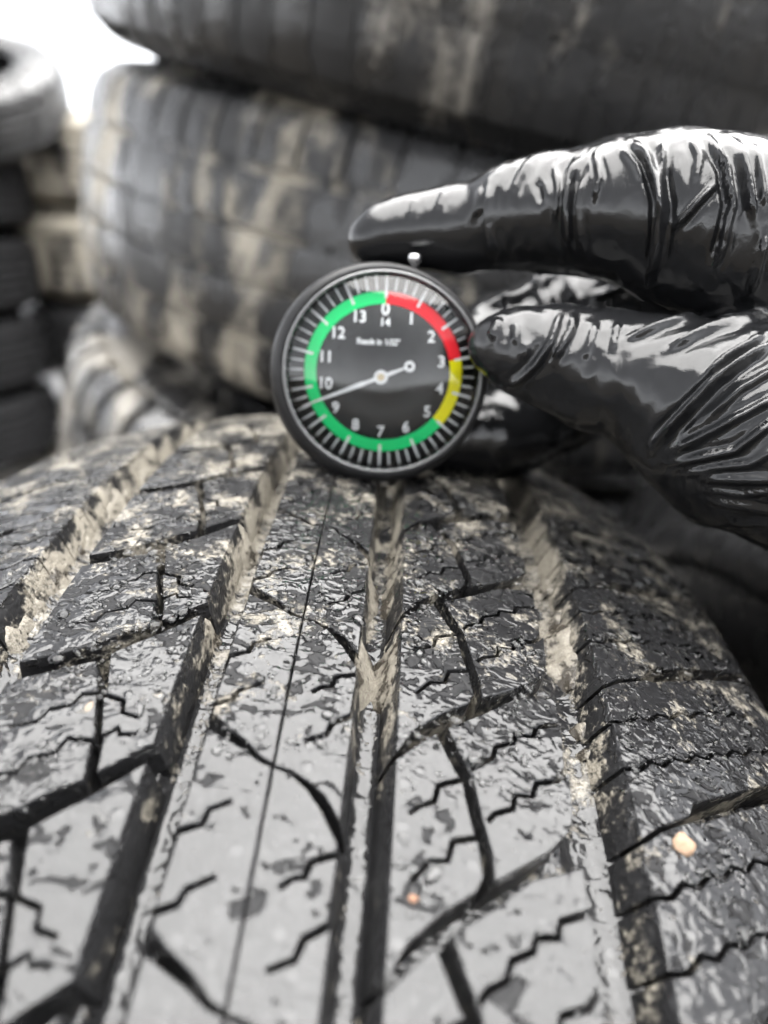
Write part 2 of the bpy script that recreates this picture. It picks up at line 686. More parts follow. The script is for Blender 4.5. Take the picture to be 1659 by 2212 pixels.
def mud_fillet(a_edge, side, th0, th1, seed, top, reach, dens):
    """mud bank against the wall at a_edge; side +1: groove lies towards +a"""
    V, Fc = [], []
    step = .07
    n = int((th1 - th0) / step)
    prev = None
    for i in range(n + 1):
        th = th0 + i * step
        v = mnoise.noise(Vector((th * .55, seed, 0))) + .45 * mnoise.noise(Vector((th * 1.7, seed, 5))) + .10 * mnoise.noise(Vector((th * 4.0, seed, 9)))
        f = max(0.0, min(1.0, (v + dens) * 1.3))
        f *= min(1, (th - th0) / 1.2, (th1 - th) / 1.2) if th1 - th0 > 3 else min(1, (th - th0) / .4, (th1 - th) / .4)
        if f < .015:
            prev = None
            continue
        hh = 7.2 * min(1, top * math.sqrt(f))
        rr = reach * f
        row = []
        for j in range(9):
            q = j / 8
            d = 7.6 - hh * (1 - q) ** 1.6
            a = a_edge + side * (.05 - .75 * (1 - q) * 0 + .75 * (d / 9.2) * .9 + rr * q ** 1.2)
            if 0 < j < 8:
                d += .55 * f * mnoise.noise(Vector((th * 4, q * 3, seed))) + .12 * f * mnoise.noise(Vector((th * 9, q * 8, seed)))
            if j == 8: d = 7.9
            if j == 0: a -= side * .5
            row.append(tpt(a, th, d))
        s = len(V)
        V += row
        if prev is not None:
            for j in range(8):
                q = (prev + j, s + j, s + j + 1, prev + j + 1)
                Fc.append(q if side < 0 else q[::-1])
        prev = s
    return V, Fc


MV, MF = [], []
for args in [(47.2, -1, 8.6, 20, 1.3, .75, 4.6, .22), (39.2, 1, 8, 22, 2.7, .5, 2.5, .05),
             (-47.6, 1, 6, 26, 3.9, .85, 3.0, .12), (-39.1, -1, 9, 24, 4.4, .6, 2.5, .15),
             (-15.4, 1, 9.5, 24, 5.1, .9, 2.8, .2), (-9.3, -1, 10.5, 24, 6.6, .7, 2.2, .15),
             (9.0, 1, 9.2, 22, 7.2, .95, 2.6, .35), (15.1, -1, 10.5, 22, 8.3, .9, 1.8, .30),
             (15.1, -1, 2.0, 3.9, 18.3, .95, 3.0, .7),
             (9.0, 1, 10.4, 13.6, 21.2, 1.0, 3.4, .9), (15.1, -1, 10.6, 13.0, 22.9, 1.0, 2.6, .8)]:
    V, Fc = mud_fillet(*args)
    o = len(MV)
    MV += V
    MF += [tuple(i + o for i in f) for f in Fc]
mud = link(bpy.data.objects.new('mud', mesh('mud', MV, MF, MUD)))
mud.matrix_world = TYRE_M
tag(mud, 'tan wet mud caked along the groove walls of the near tread', 'mud', kind='stuff')

# ------------------------------------------------------------------ water drops
m = Mat('water')
m.set(Base_Color=rgb(1, 1, 1), Roughness=0.0, IOR=1.33, Transmission_Weight=1.0)
WATER = m.m
DV, DF = [], []


def tread_top(a):
    return any(lo < a < hi for lo, hi in ((-88, -48.5), (-38.5, -15.9), (-8.8, -.9), (.7, 8.6), (15.6, 38.6), (49, 88)))


cap = []
for (rr, hh) in ((1.0, 0.0), (.86, .28), (.5, .46)):
    for q in range(8):
        cap.append((rr * math.cos(q * math.pi / 4), rr * math.sin(q * math.pi / 4), hh))
cap.append((0, 0, .52))
capf = []
for r_ in range(2):
    for q in range(8):
        capf.append((r_ * 8 + q, r_ * 8 + (q + 1) % 8, (r_ + 1) * 8 + (q + 1) % 8, (r_ + 1) * 8 + q))
for q in range(8):
    capf.append((16 + q, 16 + (q + 1) % 8, 24))
nd = 0
while nd < 3600:
    a = rnd.uniform(-80, 86)
    th = rnd.uniform(5, 24)
    if not tread_top(a):
        continue
    if mnoise.noise(Vector((a * .09, th * .5, 3))) < -.05 + (.25 if th < 8 else 0):
        continue
    r0 = min(1.25, .2 + rnd.expovariate(5.0))
    el = rnd.uniform(.75, 1.5)
    ph = rnd.uniform(0, 3.14)
    o = len(DV)
    for x, y, h in cap:
        x2, y2 = x * el * r0, y * r0 / el
        xx, yy = x2 * math.cos(ph) - y2 * math.sin(ph), x2 * math.sin(ph) + y2 * math.cos(ph)
        DV.append(tpt(a + xx, th + yy / KMM, -h * r0 + .03))
    DF += [tuple(i + o for i in f) for f in capf]
    nd += 1
drops = link(bpy.data.objects.new('water_drops', mesh('water_drops', DV, DF, WATER)))
drops.matrix_world = TYRE_M
tag(drops, 'small clear rain drops beaded over the near tread blocks', 'water', kind='stuff')

# ------------------------------------------------------------------ tread depth gauge
GC = cpt(826, 808, 0.1580)
fwd = np.array([0, 1.0, 0])
el_n, az_n = math.radians(8.0), math.radians(-2.0)
gz = np.array([math.sin(az_n) * math.cos(el_n), -math.cos(az_n) * math.cos(el_n), math.sin(el_n)])   # dial normal
roll = math.radians(2.2)
upw = np.array([0, 0, 1.0])
gx = np.cross(upw, gz); gx /= np.linalg.norm(gx)
gy = np.cross(gz, gx)
gx, gy = gx * math.cos(roll) - gy * math.sin(roll), gx * math.sin(roll) + gy * math.cos(roll)
GM = Matrix([[gx[i], gy[i], gz[i], GC[i]] for i in range(3)] + [[0, 0, 0, 1]])
gauge = empty('tread_depth_gauge', GM, 'round black dial gauge with coloured ring standing on the tread', 'depth gauge')

BLACKP = plain('black_plastic', (0.007, 0.007, 0.0075), 0.42, 0.28)
DIALB = plain('dial_black', (0.008, 0.0085, 0.009), 0.5, 0.3)
WHITEP = plain('white_print', (0.85, 0.86, 0.87), 0.6, 0.2)
REDP = plain('red_print', (0.88, 0.016, 0.03), 0.6, 0.2)
YELP = plain('yellow_print', (0.95, 0.88, 0.0), 0.6, 0.2)
GRNP = plain('green_print', (0.0, 0.72, 0.20), 0.6, 0.2)
STEEL = plain('steel', (0.55, 0.55, 0.56), 0.25, 0.5, Metallic=1.0)
BRASS = plain('brass', (0.30, 0.24, 0.15), 0.4, 0.5, Metallic=1.0)
mm = Mat('clear_lens')
t = mm.t
t.nodes.remove(mm.b)
fr = t.nodes.new('ShaderNodeFresnel'); fr.inputs['IOR'].default_value = 1.52
gl_ = t.nodes.new('ShaderNodeBsdfGlossy'); gl_.inputs['Roughness'].default_value = 0.03
tr = t.nodes.new('ShaderNodeBsdfTransparent'); tr.inputs['Color'].default_value = rgb(.97, .98, .98)
ms = t.nodes.new('ShaderNodeMixShader')
t.links.new(fr.outputs[0], ms.inputs[0]); t.links.new(tr.outputs[0], ms.inputs[1]); t.links.new(gl_.outputs[0], ms.inputs[2])
t.links.new(ms.outputs[0], mm.out.inputs['Surface'])
LENS = mm.m
mm = Mat('clear_plastic_rim')
mm.set(Base_Color=rgb(.07, .071, .073), Roughness=.12, Specular_IOR_Level=.5, IOR=1.5)
RIM = mm.m
MM = 1e-3


def zl(profile, n=128):
    """lathe about local Z, profile in mm (z, r)"""
    return lathe([(z * MM, r * MM) for z, r in profile], n, axis='Z')


# housing: thick black cup set slightly low and left of the bezel
V, Fc = zl([(-1.0, 20.2), (-.2, 20.6), (-.2, 21.4), (-1.2, 22.3), (-3, 22.8), (-9, 23.1), (-12, 22.6), (-13.5, 21.5), (-14, 19), (-14, .01), (-3.2, .01), (-3.2, 19.9), (-1.2, 20.0)])
V = [(x - .0010 * min(1, -z / .002), y - .0006 * min(1, -z / .002), z) for x, y, z in V]
part('housing', mesh('housing', V, Fc, BLACKP), gauge)
# clear cap rim
V, Fc = zl([(-2.9, 19.55), (.9, 19.75), (1.3, 19.95), (1.35, 20.2), (1.0, 20.55), (-.15, 20.6), (-.15, 20.1), (-2.9, 20.1)])
bz = part('bezel', mesh('bezel', V, Fc, RIM), gauge)
V, Fc = zl([(-3.15, .01), (-3.15, 19.5), (-3.0, 19.5), (-3.0, .01)])
part('dial', mesh('dial', V, Fc, DIALB), gauge)


def arc(r0, r1, a0, a1, z, mat, name):
    n = max(2, int(abs(a1 - a0) / 2.0))
    V, Fc = [], []
    for i in range(n + 1):
        t = math.radians(a0 + (a1 - a0) * i / n)
        for r in (r0, r1):
            V.append((r * math.sin(t) * MM, r * math.cos(t) * MM, z * MM))
        for r in (r0, r1):
            V.append((r * math.sin(t) * MM, r * math.cos(t) * MM, (z - .06) * MM))
    for i in range(n):
        a, b = i * 4, i * 4 + 4
        Fc += [(a, a + 1, b + 1, b), (a + 1, a + 3, b + 3, b + 1), (a, b, b + 2, a + 2)]
    return part(name, mesh(name, V, Fc, mat, False), gauge)


U14 = 360 / 14
RO, RI = 16.5, 14.0
arc(RI, RO, 0, 3 * U14, -2.90, REDP, 'red_band')
arc(RI, RO, 3 * U14, 5 * U14, -2.90, YELP, 'yellow_band')
arc(RI, RO, 5 * U14, 14 * U14, -2.90, GRNP, 'green_band')
for i in range(56):
    t = math.radians(i * 360 / 56)
    major = i % 4 == 0
    r0, r1, hw = (15.1, 19.5, .27) if major else (16.75, 19.5, .21)
    ex, ey = (math.cos(t), -math.sin(t)), (math.sin(t), math.cos(t))
    V = []
    for z in (-2.83, -2.99):
        for rr, ss in ((r0, -1), (r0, 1), (r1, 1), (r1, -1)):
            V.append(((ey[0] * rr + ex[0] * ss * hw) * MM, (ey[1] * rr + ex[1] * ss * hw) * MM, z * MM))
    Fc = [(0, 1, 2, 3), (0, 4, 5, 1), (1, 5, 6, 2), (2, 6, 7, 3), (3, 7, 4, 0)]
    part('tick_mark', mesh('tick_mark', V, Fc, WHITEP, False), gauge)


def text_mesh(s, size, x, y, z, name, ex=.02, sx=1.0):
    cu = bpy.data.curves.new(name, 'FONT')
    cu.body = s
    cu.size = size * MM
    cu.align_x = 'CENTER'
    cu.align_y = 'CENTER'
    cu.extrude = ex * MM
    cu.offset = 0.02 * MM * size
    tmp = bpy.data.objects.new('tmp_text', cu)
    COL.objects.link(tmp)
    bpy.context.view_layer.update()
    me = bpy.data.meshes.new_from_object(tmp.evaluated_get(bpy.context.evaluated_depsgraph_get()))
    bpy.data.objects.remove(tmp)
    me.materials.clear()
    me.materials.append(WHITEP)
    for v in me.vertices:
        v.co.x *= sx
        v.co += Vector((x * MM, y * MM, z * MM))
    return part(name, me, gauge)


for i in range(1, 14):
    t = math.radians(i * U14)
    text_mesh(str(i), 3.3, 12.4 * math.sin(t), 12.4 * math.cos(t), -2.93, 'numeral', sx=.95)
text_mesh('0', 3.5, 0, 12.9, -2.93, 'numeral')
text_mesh('14', 2.3, 0, 10.3, -2.93, 'numeral')
text_mesh('Reads in 1/32"', 1.75, -1.2, 6.3, -2.93, 'lettering', sx=.88)
# needle: shows a little over 9
na = 9.62 * U14
t = math.radians(na)
ex, ey = np.array([math.cos(t), -math.sin(t)]), np.array([math.sin(t), math.cos(t)])
off = np.array([-.35, -.75])


def npt(r, s, z):
    p = ey * r + ex * s + off
    return (p[0] * MM, p[1] * MM, z * MM)


outl = [(17.6, .12), (4.0, .50), (3.4, .34), (1.2, .40), (-1.2, .40), (-2.6, .36), (-5.6, .18), (-5.6, -.18), (-2.6, -.36), (-1.2, -.40), (1.2, -.40), (3.4, -.34), (4.0, -.5), (17.6, -.12)]
n = len(outl)
V = [npt(r, s, -1.5) for r, s in outl] + [npt(r, s, -1.75) for r, s in outl]
Fc = [tuple(range(n))[::-1], tuple(range(n, 2 * n))] + [(i, (i + 1) % n, n + (i + 1) % n, n + i) for i in range(n)]
needle = part('needle', mesh('needle', V, Fc, WHITEP, False), gauge)


def ring(cr, r0, r1, z0, z1, mat, name, parent):
    V, Fc = zl([(z0, r0), (z1, r0), (z1, r1), (z0, r1)], 40)
    cx, cy, _ = npt(cr, 0, 0)
    V = [(x + cx, y + cy, z) for x, y, z in V]
    return part(name, mesh(name, V, Fc, mat, False), parent)


ring(0, .75, 1.45, -1.9, -1.35, WHITEP, 'hub', needle)
ring(0, .01, .78, -1.9, -1.2, BRASS, 'pin', needle)
ring(-6.35, .5, 1.12, -1.75, -1.48, WHITEP, 'counterweight_ring', needle)
# lens
V, Fc = [], []
nr_, ns_ = 10, 96
for i in range(nr_ + 1):
    r = 19.9 * i / nr_
    z = 4.0 - 3.5 * (r / 19.9) ** 2.6
    for j in range(ns_):
        q = 2 * math.pi * j / ns_
        V.append((r * math.sin(q) * MM, r * math.cos(q) * MM, z * MM))
for i in range(nr_):
    for j in range(ns_):
        k = (j + 1) % ns_
        Fc.append((i * ns_ + j, i * ns_ + k, (i + 1) * ns_ + k, (i + 1) * ns_ + j))
part('lens', mesh('lens', V, Fc, LENS), gauge)
# plunger knob at the top and probe pin at the bottom (both along local Y)
def ycyl(profile, x, z, n=24):
    V, Fc = lathe([(y * MM, r * MM) for y, r in profile], n, axis='X')
    return [(b + x * MM, a, c_ + z * MM) for a, b, c_ in V], [f[::-1] for f in Fc]


V, Fc = ycyl([(21, .01), (21, .9), (22.2, .9), (22.4, 1.35), (23.6, 1.35), (23.9, 1.1), (23.9, .01)], 5.4, -2.6)
part('plunger_knob', mesh('plunger_knob', V, Fc, STEEL), gauge)
V, Fc = ycyl([(-21, .01), (-21, 3.2), (-24.2, 3.2), (-24.6, 2.6), (-24.6, 1.0), (-30.2, 1.0), (-30.6, .01)], .9, -7)
part('probe', mesh('probe', V, Fc, STEEL), gauge)

# ------------------------------------------------------------------ gloved hand (one continuous skin)
CH = {
    'index': [(801, 521, .163, 48), (824, 508, .163, 59), (860, 501, .163, 67), (905, 499, .163, 76), (980, 496, .162, 90), (1045, 490, .160, 90), (1110, 469, .157, 107), (1180, 463, .155, 117),
              (1250, 462, .152, 122), (1335, 452, .149, 146), (1400, 458, .147, 148), (1455, 470, .146, 172), (1520, 485, .145, 182), (1590, 512, .145, 187), (1720, 560, .147, 205)],
    'thumb': [(1062, 745, .146, 52), (1110, 755, .146, 87), (1200, 772, .1455, 105), (1300, 802, .145, 127), (1400, 826, .144, 138),
              (1500, 880, .142, 178), (1600, 915, .141, 225), (1740, 940, .142, 270)],
    'middle': [(930, 880, .187, 70), (1010, 760, .190, 76), (1080, 712, .194, 78), (1180, 678, .197, 80), (1290, 662, .198, 84), (1420, 620, .190, 110), (1560, 600, .180, 150), (1720, 620, .172, 190)],
    'ring': [(950, 945, .186, 76), (1050, 932, .190, 92), (1130, 905, .194, 97), (1230, 850, .199, 97), (1340, 790, .203, 97), (1480, 730, .198, 110), (1720, 700, .19, 170)],
    'little': [(1020, 1000, .205, 52), (1120, 965, .212, 60), (1240, 900, .217, 64), (1360, 840, .222, 68), (1500, 780, .215, 90), (1720, 760, .205, 140)],
    'palm': [(1720, 640, .165, 215), (1760, 760, .165, 260), (1800, 880, .170, 280), (1990, 900, .178, 250)],
}


def chain_pts(c_):
    P = np.array([cpt(u, v, z) for u, v, z, r in c_])
    Rr = np.array([r / FPX * z for u, v, z, r in c_])
    return P, Rr


segs = []
for name, c_ in CH.items():
    P, Rr = chain_pts(c_)
    for i in range(len(P) - 1):
        segs.append((P[i], P[i + 1], Rr[i], Rr[i + 1]))
allp = np.array([s[0] for s in segs] + [s[1] for s in segs])
allr = np.array([s[2] for s in segs] + [s[3] for s in segs])
lo = (allp - allr[:, None]).min(0) - .004
hi = (allp + allr[:, None]).max(0) + .004
VX = 0.00048
dims = np.ceil((hi - lo) / VX).astype(int) + 1
gx_, gy_, gz_ = [lo[i] + VX * np.arange(dims[i]) for i in range(3)]
SDF = np.full(dims, 1.0, dtype=np.float32)
KS = 0.0022
for p0, p1, r0, r1 in segs:
    rm = max(r0, r1) + .006
    b0 = np.maximum(0, np.floor((np.minimum(p0, p1) - rm - lo) / VX).astype(int))
    b1 = np.minimum(dims, np.ceil((np.maximum(p0, p1) + rm - lo) / VX).astype(int) + 1)
    X = gx_[b0[0]:b1[0]][:, None, None].astype(np.float32)
    Y = gy_[b0[1]:b1[1]][None, :, None].astype(np.float32)
    Z = gz_[b0[2]:b1[2]][None, None, :].astype(np.float32)
    d = p1 - p0
    L2 = float(d @ d)
    h = ((X - p0[0]) * d[0] + (Y - p0[1]) * d[1] + (Z - p0[2]) * d[2]) / L2
    h = np.clip(h, 0, 1).astype(np.float32)
    dist = np.sqrt((X - p0[0] - h * d[0]) ** 2 + (Y - p0[1] - h * d[1]) ** 2 + (Z - p0[2] - h * d[2]) ** 2) - (r0 + (r1 - r0) * h)
    sl = (slice(b0[0], b1[0]), slice(b0[1], b1[1]), slice(b0[2], b1[2]))
    A = SDF[sl]
    k = np.clip(0.5 + 0.5 * (A - dist) / KS, 0, 1)
    SDF[sl] = A * (1 - k) + dist * k - KS * k * (1 - k)


def surface_nets(S, lo, vx):
    ins = S < 0
    nx, ny, nz = S.shape
    c8 = np.zeros((nx - 1, ny - 1, nz - 1), dtype=np.int8)
    for i in (0, 1):
        for j in (0, 1):
            for k in (0, 1):
                c8 += ins[i:nx - 1 + i, j:ny - 1 + j, k:nz - 1 + k]
    act = (c8 > 0) & (c8 < 8)
    ids = np.full(act.shape, -1, dtype=np.int64)
    I = np.argwhere(act)
    ids[act] = np.arange(len(I))
    acc = np.zeros((len(I), 3))
    cnt = np.zeros(len(I))
    corners = [(i, j, k) for i in (0, 1) for j in (0, 1) for k in (0, 1)]
    for a in corners:
        for ax in range(3):
            if a[ax] == 0:
                b = list(a); b[ax] = 1
                va = S[I[:, 0] + a[0], I[:, 1] + a[1], I[:, 2] + a[2]]
                vb = S[I[:, 0] + b[0], I[:, 1] + b[1], I[:, 2] + b[2]]
                cr = (va < 0) != (vb < 0)
                t = np.where(cr, va / np.where(cr, va - vb, 1), 0)
                p = np.tile(np.array(a, float), (len(I), 1))
                p[:, ax] = t
                acc[cr] += p[cr]
                cnt[cr] += 1
    V = lo + vx * (I + acc / cnt[:, None])
    F = []
    for ax in range(3):
        o1, o2 = (ax + 1) % 3, (ax + 2) % 3
        s0 = [slice(None)] * 3
        s1 = [slice(None)] * 3
        s0[ax] = slice(0, -1); s1[ax] = slice(1, None)
        e = ins[tuple(s0)] != ins[tuple(s1)]
        E_ = np.argwhere(e)
        E_ = E_[(E_[:, o1] > 0) & (E_[:, o2] > 0) & (E_[:, o1] < S.shape[o1] - 1) & (E_[:, o2] < S.shape[o2] - 1)]
        q = []
        for d1, d2 in ((-1, -1), (0, -1), (0, 0), (-1, 0)):
            c_ = E_.copy()
            c_[:, o1] += d1; c_[:, o2] += d2
            q.append(ids[c_[:, 0], c_[:, 1], c_[:, 2]])
        q = np.stack(q, 1)
        flip = ~ins[E_[:, 0], E_[:, 1], E_[:, 2]]
        q[flip] = q[flip][:, ::-1]
        F.append(q)
    return V, np.concatenate(F)


HV, HF = surface_nets(SDF, lo, VX)
# relax
E2 = np.concatenate([HF[:, [0, 1]], HF[:, [1, 2]], HF[:, [2, 3]], HF[:, [3, 0]]])


def relax(V, it, lam=.5):
    for _ in range(it):
        s = np.zeros_like(V); cn = np.zeros(len(V))
        for a, b in ((0, 1), (1, 0)):
            for ax in range(3):
                s[:, ax] += np.bincount(E2[:, a], V[E2[:, b], ax], len(V))
            cn += np.bincount(E2[:, a], minlength=len(V))
        V = V + lam * (s / cn[:, None] - V)
    return V


def vnormals(V):
    fn = np.cross(V[HF[:, 2]] - V[HF[:, 0]], V[HF[:, 3]] - V[HF[:, 1]])
    nn = np.zeros_like(V)
    for k in range(4):
        for ax in range(3):
            nn[:, ax] += np.bincount(HF[:, k], fn[:, ax], len(V))
    return nn / (np.linalg.norm(nn, axis=1)[:, None] + 1e-12)


HV = relax(HV, 6)
HN = vnormals(HV)
# folds of the loose glove: (polyline on the skin, width, height mm, slant)
FOLDS = [
    ([(1058, 395), (1052, 480), (1062, 565)], 9, .9, .5), ([(1041, 405), (1035, 450), (1020, 470)], 7, .5, 0),
    ([(1150, 345), (1120, 385), (1105, 420)], 9, .5, .3), ([(1198, 360), (1208, 412), (1198, 485)], 7, .8, .6),
    ([(1160, 390), (1170, 440)], 8, -.5, 0), ([(1258, 335), (1234, 388), (1228, 444), (1232, 545)], 8, 1.1, -.6),
    ([(1285, 330), (1297, 385), (1285, 436)], 6, .9, .5), ([(1262, 380), (1254, 420), (1250, 460), (1255, 540)], 7, .8, .5),
    ([(1360, 303), (1396, 339), (1416, 392), (1427, 436), (1421, 517), (1404, 618)], 11, 1.5, .9),
    ([(1436, 305), (1428, 375), (1438, 485)], 7, 1.2, -.5), ([(1545, 398), (1500, 445), (1457, 493)], 7, 1.2, .3),
    ([(1530, 300), (1566, 363), (1580, 444), (1562, 525), (1540, 590)], 9, 1.5, .9), ([(1595, 315), (1617, 395), (1630, 480)], 7, 1.0, -.5),
    ([(1625, 320), (1640, 380), (1650, 450)], 7, .9, .5), ([(1655, 500), (1620, 640)], 9, .9, .5), ([(1700, 330), (1710, 420), (1690, 520)], 9, 1.2, .5),
    ([(1340, 320), (1380, 360), (1392, 395)], 7, .7, -.5), ([(1490, 300), (1510, 340), (1500, 400)], 10, .5, .3),
    ([(900, 430), (885, 470)], 8, .35, 0), ([(960, 415), (945, 455)], 8, .4, .3),
    # thumb
    ([(1213, 675), (1190, 740), (1160, 785), (1125, 815), (1090, 834)], 9, 1.0, .7), ([(1240, 675), (1235, 710), (1212, 752), (1195, 780)], 8, .9, -.4),
    ([(1085, 690), (1062, 735)], 12, .7, 0), ([(1118, 700), (1112, 745)], 10, .5, .4), ([(1140, 735), (1128, 775)], 9, .5, 0),
    ([(1335, 695), (1322, 755)], 7, .6, .4), ([(1290, 690), (1275, 740), (1262, 780)], 9, .5, -.4),
    ([(1560, 672), (1430, 705), (1345, 735)], 8, .9, .6), ([(1660, 668), (1540, 712), (1436, 761)], 8, 1.0, .6),
    ([(1660, 713), (1570, 770), (1515, 822)], 8, .9, .5), ([(1690, 725), (1545, 822), (1458, 910), (1405, 970)], 11, 1.5, .9),
    ([(1690, 790), (1600, 840), (1530, 900)], 8, .7, .5), ([(1690, 850), (1545, 927), (1455, 972)], 9, .8, .6), ([(1690, 895), (1589, 971), (1450, 1000)], 9, .9, .6),
    ([(1690, 955), (1620, 1002), (1540, 1012), (1470, 1022)], 9, .5, .5), ([(1690, 1030), (1590, 1036), (1502, 1030)], 11, .6, .6), ([(1690, 1055), (1600, 1072), (1510, 1058)], 7, .4, .6),
    ([(1690, 1108), (1610, 1098), (1530, 1084)], 10, .5, .5), ([(1690, 1135), (1590, 1132), (1560, 1118)], 7, .4, .5),
    # middle finger behind
    ([(1040, 660), (1120, 640), (1190, 600), (1270, 570)], 12, 1.2, .3), ([(1150, 600), (1180, 680)], 9, .9, .5), ([(1215, 590), (1240, 650)], 9, 1.0, -.4),
    ([(1280, 645), (1370, 610)], 9, .9, .3), ([(1090, 640), (1110, 700)], 9, .8, .4),
]
rel = (HV - CAM) @ MW
PU = CU + FPX * rel[:, 0] / rel[:, 1]
PV = CV - FPX * rel[:, 2] / rel[:, 1]
view = CAM - HV
view /= np.linalg.norm(view, axis=1)[:, None]
face = np.clip((np.einsum('ij,ij->i', HN, view) + .25) / .35, 0, 1)
near = rel[:, 1] < .176
disp = np.zeros(len(HV))
for fi, (pl, w, hgt, sl_) in enumerate(FOLDS):
    best = np.full(len(HV), 1e9); sgn = np.zeros(len(HV)); along = np.zeros(len(HV))
    tot = 0
    lens = [math.dist(pl[i], pl[i + 1]) for i in range(len(pl) - 1)]
    for i in range(len(pl) - 1):
        a = np.array(pl[i], float); b = np.array(pl[i + 1], float)
        dx, dy = b - a
        L = lens[i]
        t = np.clip(((PU - a[0]) * dx + (PV - a[1]) * dy) / L ** 2, 0, 1)
        ex_, ey_ = PU - a[0] - t * dx, PV - a[1] - t * dy
        dd = np.hypot(ex_, ey_)
        s = np.sign(dx * ey_ - dy * ex_)
        u_ = dd < best
        best[u_] = dd[u_]; sgn[u_] = s[u_]; along[u_] = (tot + t * L)[u_]
        tot += L
    w = w * .85
    hgt = hgt * 1.55
    x = best * sgn / w
    taper = np.clip(np.minimum(along, tot - along) / (0.18 * tot + 1), 0.15, 1)
    prof_ = np.exp(-x ** 2) - sl_ * .55 * np.exp(-((x - 1.5) / .9) ** 2) - .25 * np.exp(-((x + 2.2) / 1.2) ** 2)
    layer = near if fi < len(FOLDS) - 5 else ~near
    disp += np.where(layer, hgt * 1e-3 * prof_ * taper * face * (best < 5 * w), 0)


def vnoise(P, s, seed=0.0, ani=None):
    return np.array([mnoise.noise(Vector((p[0] * s + seed, p[1] * s, p[2] * s))) for p in P])


inframe = (PU < 1760)
nz1 = np.zeros(len(HV)); nz2 = np.zeros(len(HV))
ix = np.where(inframe)[0]
nz1[ix] = vnoise(HV[ix], 95)
nz2[ix] = vnoise(HV[ix] * np.array([1.0, 1.0, .45]), 330, 4)
tipfade = np.clip((PU - 900) / 200, .25, 1)
disp += (nz1 * .0008 + (np.abs(nz2) - .25) * -.00035) * tipfade
HV = HV + HN * disp[:, None]
HV = relax(HV, 1, .35)
m = Mat('black_nitrile')
c = m.coord()
f1 = m.noise(c, 900, 3)
f2 = m.noise(c, 4200, 2)
f3 = m.noise(m.scale(c, (1.5, 1.0, .38)), 520, 2, .6, .8)
f3 = m.math('MULTIPLY', m.math('ABSOLUTE', m.math('SUBTRACT', f3, .5)), -5.0)
f1 = m.math('ADD', m.math('MULTIPLY', f1, .6), m.math('MULTIPLY', m.math('MAXIMUM', f3, -.6), .12))
m.set(Base_Color=rgb(0.006, 0.0062, 0.0068), Roughness=m.mixf(m.step(m.noise(c, 160, 2), .35, .65), .10, .20), Specular_IOR_Level=.44,
      Normal=m.bump(m.math('ADD', f1, m.math('MULTIPLY', f2, .2)), .00007))
hme = bpy.data.meshes.new('gloved_hand')
hme.from_pydata(HV.tolist(), [], HF.tolist())
hme.materials.append(m.m)
hme.polygons.foreach_set('use_smooth', [True] * len(hme.polygons))
hand = link(bpy.data.objects.new('gloved_hand', hme))
tag(hand, 'hand in a wrinkled shiny black nitrile glove pinching the dial gauge', 'hand')

# ------------------------------------------------------------------ tyres behind
def back_rubber(name, obj, mudlevel, seed, mudscale=22, splash=0.0, mcol=(MUD_A, MUD_B), shine=1.0):
    m = Mat(name)
    c = m.coord(obj)
    sh = m.t.nodes.new('ShaderNodeVectorMath'); sh.operation = 'ADD'
    m.t.links.new(c, sh.inputs[0]); sh.inputs[1].default_value = (seed, seed * .7, seed * 1.3)
    cc = sh.outputs[0]
    st = m.scale(cc, (.35, 1, 1))
    n1 = m.noise(st, mudscale, 6, .62, .4)
    n2 = m.noise(cc, 260, 4, .6)
    n3 = m.noise(cc, 7, 3)
    mv = m.math('ADD', m.math('MULTIPLY', n1, .75), m.math('MULTIPLY', n3, .3))
    geo = m.t.nodes.new('ShaderNodeNewGeometry')
    sx = m.t.nodes.new('ShaderNodeSeparateXYZ')
    m.t.links.new(geo.outputs['Position'], sx.inputs[0])
    mv = m.math('ADD', mv, m.math('MULTIPLY', sx.outputs[0], -splash))
    mud = m.step(m.math('ADD', mv, m.math('MULTIPLY', n2, .12)), .655 - mudlevel, .755 - mudlevel)
    film = m.step(m.noise(st, 45, 3), .42, .55)
    m.set(Base_Color=m.mix(mud, rgb(.013, .013, .0135), m.mix(n2, mcol[0], mcol[1])),
          Roughness=m.mixf(mud, m.mixf(film, .42, .14), .55), Specular_IOR_Level=m.mixf(film, .3 * shine, .55 * shine),
          Normal=m.bump(n2, .0006))
    return m.m


def axis_matrix(center, axis, spin=0.0):
    ax = Vector(axis).normalized()
    q = Vector((1, 0, 0)).rotation_difference(ax)
    return Matrix.Translation(Vector(center)) @ q.to_matrix().to_4x4() @ Matrix.Rotation(spin, 4, 'X')


